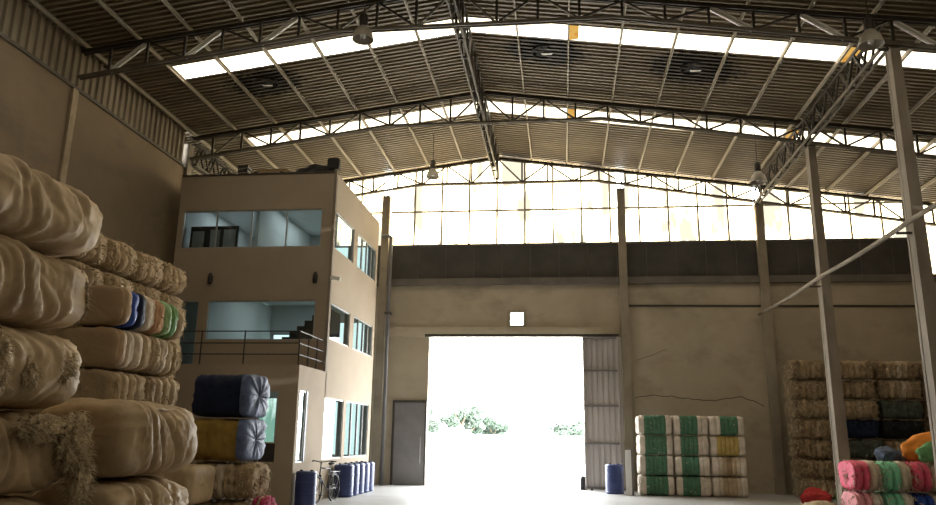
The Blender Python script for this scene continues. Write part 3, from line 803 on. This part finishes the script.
lump('cloth_heap', 'slate blue rag heap on top of the mint green bale', 'cloth', (7.4, 18.9, 1.318), .26, .3, .3, M['slate'], 6, .25)
lump('fluff_heap', 'grey fluff tuft on the right end of the coloured row', 'fluff', (8.86, 18.35, 1.318), .26, .06, .3, M['fluff'], 8, .35)
lump('cloth_heap', 'red cloth heap on the floor before the tall brown stack', 'cloth', (7.1, 23.4, 0), .42, .35, .42, M['red'], 9, .2)
lump('cloth_heap', 'small green cloth heap on the floor behind the second column', 'cloth', (7.95, 23.5, 0), .3, .3, .6, M['cgreen'], 10, .2)
lump('fluff_heap', 'pale fluff heap on the floor left of the coloured row', 'fluff', (6.2, 20.0, 0), .55, .5, .3, M['fluff'], 11, .35)

# --- far left rank: column of banded bales, six layers, two deep
lay6 = ['floor', 'second', 'third', 'fourth', 'fifth', 'top']
colr = {(0, 5): ['sack', 'bluew', 'navy', 'b3'], (1, 5): ['peach', 'lime', 'lgreen', 'b1'],
        (0, 4): ['sack', 'b3', 'b3', 'b2'], (1, 4): ['b1', 'b3', 'b1', 'b2'], (0, 3): ['b2', 'b1', 'b2', 'b1'], (1, 3): ['b4', 'b1', 'b2', 'b1']}
wd = {(0, 5): 'brown bale with navy end bands', (1, 5): 'peach and green banded bale', (0, 4): 'brown wrapped bale with pale end bands', (1, 4): 'pale banded fibre bale'}
for i in range(2):
    for j in range(6):
        bands = colr.get((i, j), ['b2', 'b1', 'b4', 'b1'])
        cap = 'sack' if i == 0 and j >= 4 else None
        bale('fibre_bale', '%s, %s layer, %s column of the banded left stack' % (wd.get((i, j), 'straw coloured fibre bale'), lay6[j], ['nearer', 'farther'][i]), 'bale',
             (-7.40, 11.55 + 1.08 * i, .002 + .663 * j), (1.07, 1.1, .656), 4, bands, 400 + i * 10 + j, PI / 2,
             'bales in the banded left stack', groove=.17, rough=.03 if not cap else .02, n=4.5, endcap=cap, fibre=0 if cap else 220, fibre_len=.09, endround=.07)
lay3 = ['seventh', 'top']
for i in range(4):
    for j in range(2):
        k = random.choice(['b1', 'b2', 'b4'])
        bale('fibre_bale', 'straw coloured raw bale, %s in %s layer of the rear left rank' % (['nearest', 'second', 'third', 'farthest'][i], ['lower', 'upper'][j]), 'bale',
             (-8.68, 12.1 + .985 * i, 3.95 + .65 * j), (.97, 1.05, .645), 3, ['b2', k, 'b1'], 450 + i * 10 + j, PI / 2,
             'bales along the rear left rank', groove=.15, rough=.05, n=4, fibre=350, fibre_len=.1, endround=.1)
for i in range(2):
    for j in range(3):
        bale('fibre_bale', 'large straw bale deep inside the rear left rank', 'bale',
             (-8.68, 12.59 + 1.97 * i, .002 + 1.316 * j), (1.94, 1.05, 1.308), 5, ['b2', 'b4'], 480 + i * 5 + j, PI / 2,
             'hidden bales under the rear left rank', groove=.08, rough=.03, n=5)
# --- navy / mustard pile before the office
def gather(t, L, W, H, m, seed):
    """pleated cloth gathered over the right end of a bale"""
    bm = B(); rings = []; n = 60; rn = random.Random(seed)
    for i, (dx, s) in enumerate(((-.11, .99), (-.05, 1.0), (-.0, .98), (.03, .9), (.045, .7), (.05, .45), (.04, .2), (.02, .02))):
        ring = []
        for j in range(n):
            th = 2 * PI * j / n; c, sn = math.cos(th), math.sin(th)
            rad = 1 / ((abs(c) ** 5 + abs(sn) ** 5) ** .2)
            w = noise.noise(Vector((math.cos(th) * 4, math.sin(th) * 4, seed + i * .12)))
            ring.append(bm.verts.new((L / 2 + dx + .035 * w * (i > 0), c * rad * W / 2 * s * (1 + .04 * w), H / 2 + sn * rad * H / 2 * min(s, .97) * (1 + .03 * w))))
        rings.append(ring)
    for a, b in zip(rings, rings[1:]):
        for j in range(n): bm.faces.new((a[j], a[(j + 1) % n], b[(j + 1) % n], b[j]))
    bmesh.ops.recalc_face_normals(bm, faces=bm.faces[:])
    obj('gathered_cloth', bm, m, t, True, 'pale blue gathered cloth end')
P4 = 'mixed bale pile before the office'
t = bale('fibre_bale', 'navy wrapped bale on top of the mustard bale before the office', 'bale', (-5.86, 12.95, 1.95), (1.06, 1.0, .75), 2, ['navy'], 501, 0, P4, groove=.015, rough=.03, fold=.012, n=5, straps=False)
gather(t, 1.06, 1.0, .75, M['pblue'], 1)
t = bale('fibre_bale', 'mustard wrapped bale under the navy bale before the office', 'bale', (-5.86, 12.95, 1.222), (1.06, 1.0, .722), 3, ['mustard'], 502, 0, P4, groove=.03, rough=.03, fold=.01, n=5, straps=False)
gather(t, 1.06, 1.0, .722, M['pblue'], 2)
bale('fibre_bale', 'straw coloured bale with hanging strands below the mustard bale', 'bale', (-5.72, 12.95, .61), (1.2, 1.05, .607), 5, ['b2', 'b1', 'b3', 'b1', 'b2'], 503, 0, P4, groove=.11, rough=.05, n=4.5, fibre=500, fibre_len=.14)
bale('fibre_bale', 'brown fibre bale on the floor under the straw coloured bale', 'bale', (-5.75, 12.95, .002), (1.2, 1.05, .605), 5, ['b2', 'b4'], 504, 0, P4, groove=.1, rough=.04, n=4.5, fibre=100)
bale('fibre_bale', 'plain tan wrapped bale in front of the navy and mustard pile', 'bale', (-6.05, 11.75, .6), (.95, .95, .61), 2, ['bw2', 'bw2'], 505, 0, P4, groove=.012, rough=.02, n=6, straps=False, endcap='bw1')
bale('fibre_bale', 'plain tan wrapped bale on the floor under its twin', 'bale', (-6.05, 11.75, .002), (.95, .95, .593), 2, ['bw2', 'bw2'], 506, 0, P4, groove=.012, rough=.02, n=6, straps=False)
bale('fibre_bale', 'pink and white bale on the floor beside the straw coloured bale', 'bale', (-4.97, 12.75, .002), (.28, .8, .68), 3, ['dpink', 'b2', 'dpink'], 507, 0, P4, groove=.12, rough=.05, n=3.5, fibre=200, fibre_m='b2')

# --- near left: five big soft bales on one another, and the column after them
BIG = 'big wrapped bales in the left foreground'
lab = ['pale wrapped bale on the floor, lowest of the nearest column', 'pale wrapped bale just under the one with hanging fluff', 'tan wrapped bale with fluff hanging over its end',
       'pale wrapped bale torn open at its side, middle of the nearest column', 'tan wrapped bale with a ragged end, second from the top',
       'pale creased wrapped bale on top of the nearest column']
zz = [0.0, .56, 1.14, 1.86, 2.58, 3.29, 3.98]
near = []
for j in range(6):
    a = zz[j]; h = zz[j + 1] - a
    t = bale('wrapped_bale', lab[j], 'bale', (-4.93, 5.83 + [0, .0, .06, 0, .0, .02][j], a + .003), (1.75, 1.16, h - .003), 2, ['bw2' if j % 2 == 0 else 'bw1'], 600 + j, PI / 2, BIG,
             groove=.006, rough=.010, fold=.036, n=3.2, straps=False, endround=.30, res=2.4)
    near.append(t)
def fluff(parent, name, loc, sx, sy, sz, seed, strands=200, m='fluff'):
    bm = B(); bmesh.ops.create_icosphere(bm, subdivisions=5, radius=1)
    rn = random.Random(seed)
    for v in bm.verts:
        d = noise.fractal(v.co * 2.2 + Vector((seed * 5., 0, 0)), .8, 2.2, 6); e = abs(noise.noise(v.co * 6 + Vector((seed, 1, 2))))
        v.co *= 1 + .35 * d - .18 * e
        v.co = Vector((v.co.x * sx, v.co.y * sy, v.co.z * sz))
    bm.normal_update()
    vs = [(v.co.copy(), v.normal.copy()) for v in bm.verts]
    for _ in range(strands):
        p, nr = rn.choice(vs); dirv = (nr + Vector((rn.uniform(-1, 1), rn.uniform(-1, 1), rn.uniform(-1, .2))) * .7).normalized()
        sd = dirv.orthogonal().normalized() * .006; q = p; prev = None
        for s in range(4):
            a, b = bm.verts.new(q - sd * (1 - s * .3)), bm.verts.new(q + sd * (1 - s * .3))
            if prev: bm.faces.new((prev[0], prev[1], b, a))
            prev = (a, b); q = q + dirv * .03; dirv = (dirv + Vector((rn.uniform(-.5, .5), rn.uniform(-.5, .5), -.4))).normalized()
    o = obj(name, bm, M[m], parent, True, 'ragged raw fluff'); o.location = loc; o['kind'] = 'stuff'
    return o
# local x runs along +Y of the hall, local y along -X: the aisle side is local -y
fluff(near[2], 'loose_fibre', (.62, -.56, .42), .2, .09, .26, 1, 400); fluff(near[2], 'loose_fibre', (.70, -.60, .1), .12, .08, .30, 2, 400)
fluff(near[2], 'loose_fibre', (.18, -.54, .56), .3, .07, .12, 3, 300)
fluff(near[3], 'torn_patch', (.05, -.5, .28), .09, .05, .11, 4, 120); fluff(near[3], 'torn_patch', (.52, -.47, .40), .17, .07, .13, 5, 200)
fluff(near[3], 'torn_patch', (-.32, -.5, .33), .10, .05, .24, 6, 200); fluff(near[4], 'torn_patch', (.74, -.36, .32), .06, .1, .24, 7, 150)
lab2 = ['brown wrapped bale on the floor right of the nearest column', 'pale wrapped bale, second lowest beside the fluffy bale',
        'big tan wrapped bale with a pale seam along its top, beside the fluffy bale']
zz2 = [0, .61, 1.24, 2.02]
for j in range(3):
    t = bale('wrapped_bale', lab2[j], 'bale', (-4.62, 7.66, zz2[j] + .003), (1.60, 1.22, zz2[j + 1] - zz2[j] - .003), 3, [['bw2', 'bw1', 'bw2'][j]], 620 + j, PI / 2, BIG,
             groove=.01, rough=.012, fold=.036, n=3.4, straps=False, endround=.30, res=2.2)
    if j == 2:
        bm = B(); tube(bm, [(-.6 + .1 * k, -.40 + .015 * math.sin(k * 1.7), .675 + .008 * math.sin(k * 2.3)) for k in range(13)], .018, 6); obj('seam', bm, M['b3'], t, True)

# ------------------------------------------------------------------ barrels, bicycle, board
def barrel(x, y, label, group=None, h=.9, r=.285):
    t = thing('plastic_barrel', label, 'barrel', (x, y, 0), 0, group)
    prof = [(0, 0), (r * .93, 0), (r * .97, .02), (r, .06)]
    for k in range(1, 12):
        z = .06 + (h - .14) * k / 12; prof.append((r * (1.0 + .02 * math.sin(PI * k / 12)), z))
    prof += [(r, h - .08), (r * .95, h - .04), (r * .9, h - .03), (0, h - .03)]
    bm = B(); lathe(bm, prof, n=28); obj('drum', bm, M['blue'], t, True)
    for z in (.06, h * .36, h * .66, h - .08):
        bm = B(); tube(bm, [(r * 1.02 * math.cos(a * PI / 14), r * 1.02 * math.sin(a * PI / 14), z) for a in range(28)], .014, 6, True); obj('hoop', bm, M['blue'], t, True)
    for x2 in (-.13, .13):
        bm = B(); lathe(bm, [(0, h - .03), (.04, h - .03), (.04, h), (0, h)], x2, 0, 12); obj('bung', bm, M['black'], t)
barrel(-6.16, 18.35, 'dark blue barrel at the office corner in front of the bicycle', None, .85, .25)
bl = ['nearest blue barrel of the row under the office side windows', 'second blue barrel of the row along the office side', 'third blue barrel of the row along the office side',
      'fourth blue barrel of the row along the office side', 'farthest blue barrel of the row along the office side']
for k in range(5): barrel(-6.13, 21.5 + .6 * k, bl[k], 'blue barrels along the office side', r=.275)
barrel(1.62, 25.4, 'blue barrel beside the white board by the gate leaf', h=.93)
t = thing('white_board', 'upright white board leaning by the barrel right of the gate', 'board', (2.02, 24.85, 0))
bm = B(); bbox(bm, -.09, .09, -.03, .0, 0, 1.36, .005); obj('sheet', bm, M['white'], t)
bm = B(); bbox(bm, .09, .14, -.03, .06, 0, 1.38, .005); obj('edge_post', bm, M['greydoor'], t)
t = thing('gate_stop', 'small dark rounded stop at the foot of the gate leaf', 'stop', (.66, 26.9, 0))
bm = B(); lathe(bm, [(0, 0), (.09, 0), (.1, .1), (.1, .35), (.06, .45), (0, .47)], n=14); obj('post', bm, M['black'], t, True)
bm = B(); lathe(bm, [(0, 0), (.13, 0), (.13, .03), (0, .03)], n=14); obj('base', bm, M['dark'], t)

def bicycle(loc, rz, lean):
    t = thing('bicycle', 'black bicycle parked along the office wall behind the dark barrel', 'bicycle', loc, rz)
    t.rotation_euler = (lean, 0, rz)
    R = .33
    def wheel(x, st=0.0):
        bm = B(); tube(bm, [(x + R * math.cos(a * PI / 18), 0, R + R * math.sin(a * PI / 18)) for a in range(36)], .022, 8, True)
        w = obj('wheel', bm, M['black'], t, True)
        bm = B()
        for k in range(14):
            a = k * PI / 7; tube(bm, [(x, .02 * (-1) ** k, R), (x + (R - .03) * math.cos(a), 0, R + (R - .03) * math.sin(a))], .0025, 3)
        obj('spokes', bm, M['alu'], w)
        bm = B(); tube(bm, [(x, -.05, R), (x, .05, R)], .025, 8); obj('hub', bm, M['alu'], w)
        bm = B(); tube(bm, [(x + (R + .04) * math.cos(PI * .1 + a * PI * .8 / 10), 0, R + (R + .04) * math.sin(PI * .1 + a * PI * .8 / 10)) for a in range(11)], .02, 4); obj('mudguard', bm, M['dark'], w)
    wheel(-.52); wheel(.55)
    bb = (-.08, 0, .3); st = (-.22, 0, .82); hd = (.34, 0, .86); hl = (.38, 0, .68); ra = (-.52, 0, R); fa = (.55, 0, R)
    bm = B()
    for a, b in ((bb, st), (st, hd), (bb, hl), (hd, hl)): tube(bm, [a, b], .017, 8)
    for s in (-.05, .05):
        tube(bm, [bb, (ra[0], s, ra[2])], .01, 6); tube(bm, [(st[0] + .02, 0, .78), (ra[0], s, ra[2])], .009, 6)
    obj('frame', bm, M['dark'], t, True)
    bm = B()
    for s in (-.05, .05): tube(bm, [(hl[0], s, hl[2]), (fa[0] - .04, s, R + .12), (fa[0], s, R)], .012, 6)
    tube(bm, [(hl[0], -.05, hl[2]), (hl[0], .05, hl[2])], .015, 6); obj('fork', bm, M['dark'], t, True)
    bm = B(); tube(bm, [hd, (.31, 0, 1.0)], .014); tube(bm, [(.2, -.3, 1.02), (.3, -.2, 1.03), (.33, 0, 1.0), (.3, .2, 1.03), (.2, .3, 1.02)], .012, 8); h = obj('handlebar', bm, M['steel'], t, True)
    for s in (-1, 1):
        bm = B(); tube(bm, [(.27, .24 * s, 1.022), (.15, .33 * s, 1.02)], .018, 8); obj('grip', bm, M['black'], h, True)
    bm = B(); tube(bm, [st, (-.24, 0, .92)], .013); obj('seat_post', bm, M['alu'], t)
    bm = B(); bmesh.ops.create_icosphere(bm, subdivisions=3, radius=1)
    for v in bm.verts: v.co = Vector((-.25 + v.co.x * .14, v.co.y * .075 * (1.2 - v.co.x * .8) * .8, .95 + v.co.z * .035))
    obj('saddle', bm, M['black'], t, True)
    bm = B(); tube(bm, [(bb[0] + .09 * math.cos(a * PI / 10), -.045, .3 + .09 * math.sin(a * PI / 10)) for a in range(20)], .008, 4, True)
    tube(bm, [(-.08, -.06, .3), (.02, -.06, .17)], .01); tube(bm, [(-.08, .06, .3), (-.18, .06, .43)], .01); tube(bm, [(-.08, -.06, .3), (-.08, .06, .3)], .012); obj('crankset', bm, M['alu'], t)
    for p, s in (((.02, -.1, .17), 1), ((-.18, .1, .43), 1)):
        bm = B(); bbox(bm, p[0] - .05, p[0] + .05, p[1] - .045, p[1] + .045, p[2] - .012, p[2] + .012, .004); obj('pedal', bm, M['black'], t)
    bm = B()
    for y in (-.06, .0, .06): tube(bm, [(-.32, y, .74), (-.75, y, .74)], .006, 5)
    for s in (-.06, .06): tube(bm, [(-.7, s, .74), (-.54, s, R + .02)], .006, 5)
    tube(bm, [(-.75, -.06, .74), (-.75, .06, .74)], .006, 5); tube(bm, [(-.32, -.06, .74), (-.32, .06, .74)], .006, 5)
    obj('luggage_rack', bm, M['dark'], t)
    bm = B(); bar(bm, (-.15, -.06, .3), (-.3, -.22, .022), .015, .015); obj('kickstand', bm, M['alu'], t)
bicycle((-6.06, 19.6, 0), PI / 2 + PI - .13, 0.0)

# ------------------------------------------------------------------ trees beyond the yard
def tree(x, y, h, w, seed, label):
    rn = random.Random(seed)
    t = thing('leafy_tree', label, 'tree', (x, y, -.03), 0, 'trees beyond the yard')
    bm = B(); tube(bm, [(0, 0, 0), (.05, .05, h * .3), (.0, 0, h * .6)], [.16, .12, .06], 8)
    for k in range(6):
        a = k * 1.05; tube(bm, [(.03, .03, h * (.28 + .05 * k)), (.45 * w * math.cos(a), .45 * w * math.sin(a), h * (.5 + .06 * k))], [.06, .02], 6)
    obj('trunk', bm, M['bark'], t, True)
    bm = B(); blobs = [(rn.uniform(-.5, .5) * w, rn.uniform(-.5, .5) * w, h * rn.uniform(.42, .86), w * rn.uniform(.22, .36)) for _ in range(11)]
    for _ in range(3600):
        bx, by, bz, br = rn.choice(blobs)
        d = Vector((rn.gauss(0, 1), rn.gauss(0, 1), rn.gauss(0, 1))).normalized() * br * (rn.random() ** .35)
        p = Vector((bx, by, bz)) + Vector((d.x, d.y, d.z * .75))
        a = Vector((rn.uniform(-1, 1), rn.uniform(-1, 1), rn.uniform(-1, 1))).normalized(); b = a.orthogonal().normalized(); s = rn.uniform(.07, .15)
        v = [bm.verts.new(p + q) for q in (-a * s * 1.6, b * s * .6, a * s * 1.6, -b * s * .6)]
        bm.faces.new(v)
    obj('foliage', bm, M['leaf'], t)
tree(-11.6, 60, 5.2, 2.7, 1, 'tallest leafy tree at the left edge of the gate opening')
tree(-8.6, 66, 5.0, 2.5, 2, 'middle leafy tree of the left group beyond the yard')
tree(-6.0, 68, 3.6, 1.9, 3, 'lowest leafy tree of the left group beyond the yard')
tree(.6, 66, 3.2, 2.4, 4, 'small leafy tree near the right edge of the gate opening')

# ------------------------------------------------------------------ light
w = bpy.data.worlds.new('World'); bpy.context.scene.world = w; w.use_nodes = True
bg = w.node_tree.nodes['Background']; bg.inputs['Color'].default_value = (0.93, 0.97, 1.0, 1); bg.inputs['Strength'].default_value = 30.0
s = bpy.data.lights.new('sun', 'SUN'); s.energy = 5.0; s.angle = .01; s.color = (1, .96, .9)
so = bpy.data.objects.new('sun', s); C.objects.link(so); so.rotation_euler = (math.radians(38), 0, math.radians(-24))
def portal(name, loc, rot, sx, sy):
    a = bpy.data.lights.new(name, 'AREA'); a.shape = 'RECTANGLE'; a.size = sx; a.size_y = sy; a.cycles.is_portal = True
    o = bpy.data.objects.new(name, a); C.objects.link(o); o.location = loc; o.rotation_euler = rot
portal('gate_daylight', (-2.03, YF + .26, 2.6), (-PI / 2, 0, 0), 5.54, 5.2)
def lamp(name, loc, e, sx, sy, col):
    a = bpy.data.lights.new(name, 'AREA'); a.shape = 'RECTANGLE'; a.size = sx; a.size_y = sy; a.energy = e; a.color = col
    o = bpy.data.objects.new(name, a); C.objects.link(o); o.location = loc
lamp('office_fill_top', (-8.0, 22.8, 8.55), 28, 1.2, 2.5, (.85, .95, 1)); lamp('office_fill_top', (-10.2, 22.8, 8.55), 28, 1.0, 2.5, (.85, .95, 1))  # added fill lights without fixtures, brightening the rooms behind the glass
lamp('office_fill_middle', (-8.3, 22.8, 6.0), 20, 2, 2.5, (.8, .95, 1)); lamp('office_fill_ground', (-8.5, 22.8, 3.1), 20, 2, 2.5, (.8, .95, 1))
lamp('office_fill_porch', (-8.0, 19.2, 3.15), 4, 2, 1, (.8, .95, 1))

# ------------------------------------------------------------------ camera
def cam():
    p, y, r = (math.radians(a) for a in (13.70364, 7.18707, -0.93057))
    cp, sp, cy, sy, cr, sr = math.cos(p), math.sin(p), math.cos(y), math.sin(y), math.cos(r), math.sin(r)
    fwd = Vector((-sy * cp, cy * cp, sp)); right = Vector((cy, sy, 0)); down = fwd.cross(right)
    r2 = cr * right + sr * down; d2 = -sr * right + cr * down
    c = bpy.data.cameras.new('camera'); c.sensor_width = 36; c.lens = 753.27 * 36 / 936; c.clip_end = 500
    o = bpy.data.objects.new('camera', c); C.objects.link(o)
    m = Matrix(((r2.x, -d2.x, -fwd.x, 0), (r2.y, -d2.y, -fwd.y, 0), (r2.z, -d2.z, -fwd.z, 1.7), (0, 0, 0, 1)))
    o.matrix_world = m
    bpy.context.scene.camera = o
cam()
sc = bpy.context.scene
sc.view_settings.view_transform = 'Standard'; sc.view_settings.look = 'None'; sc.view_settings.gamma = 1
sc.view_settings.use_curve_mapping = False; sc.view_settings.exposure = 0.0
sc.cycles.max_bounces = 8; sc.cycles.diffuse_bounces = 5; sc.cycles.transparent_max_bounces = 12
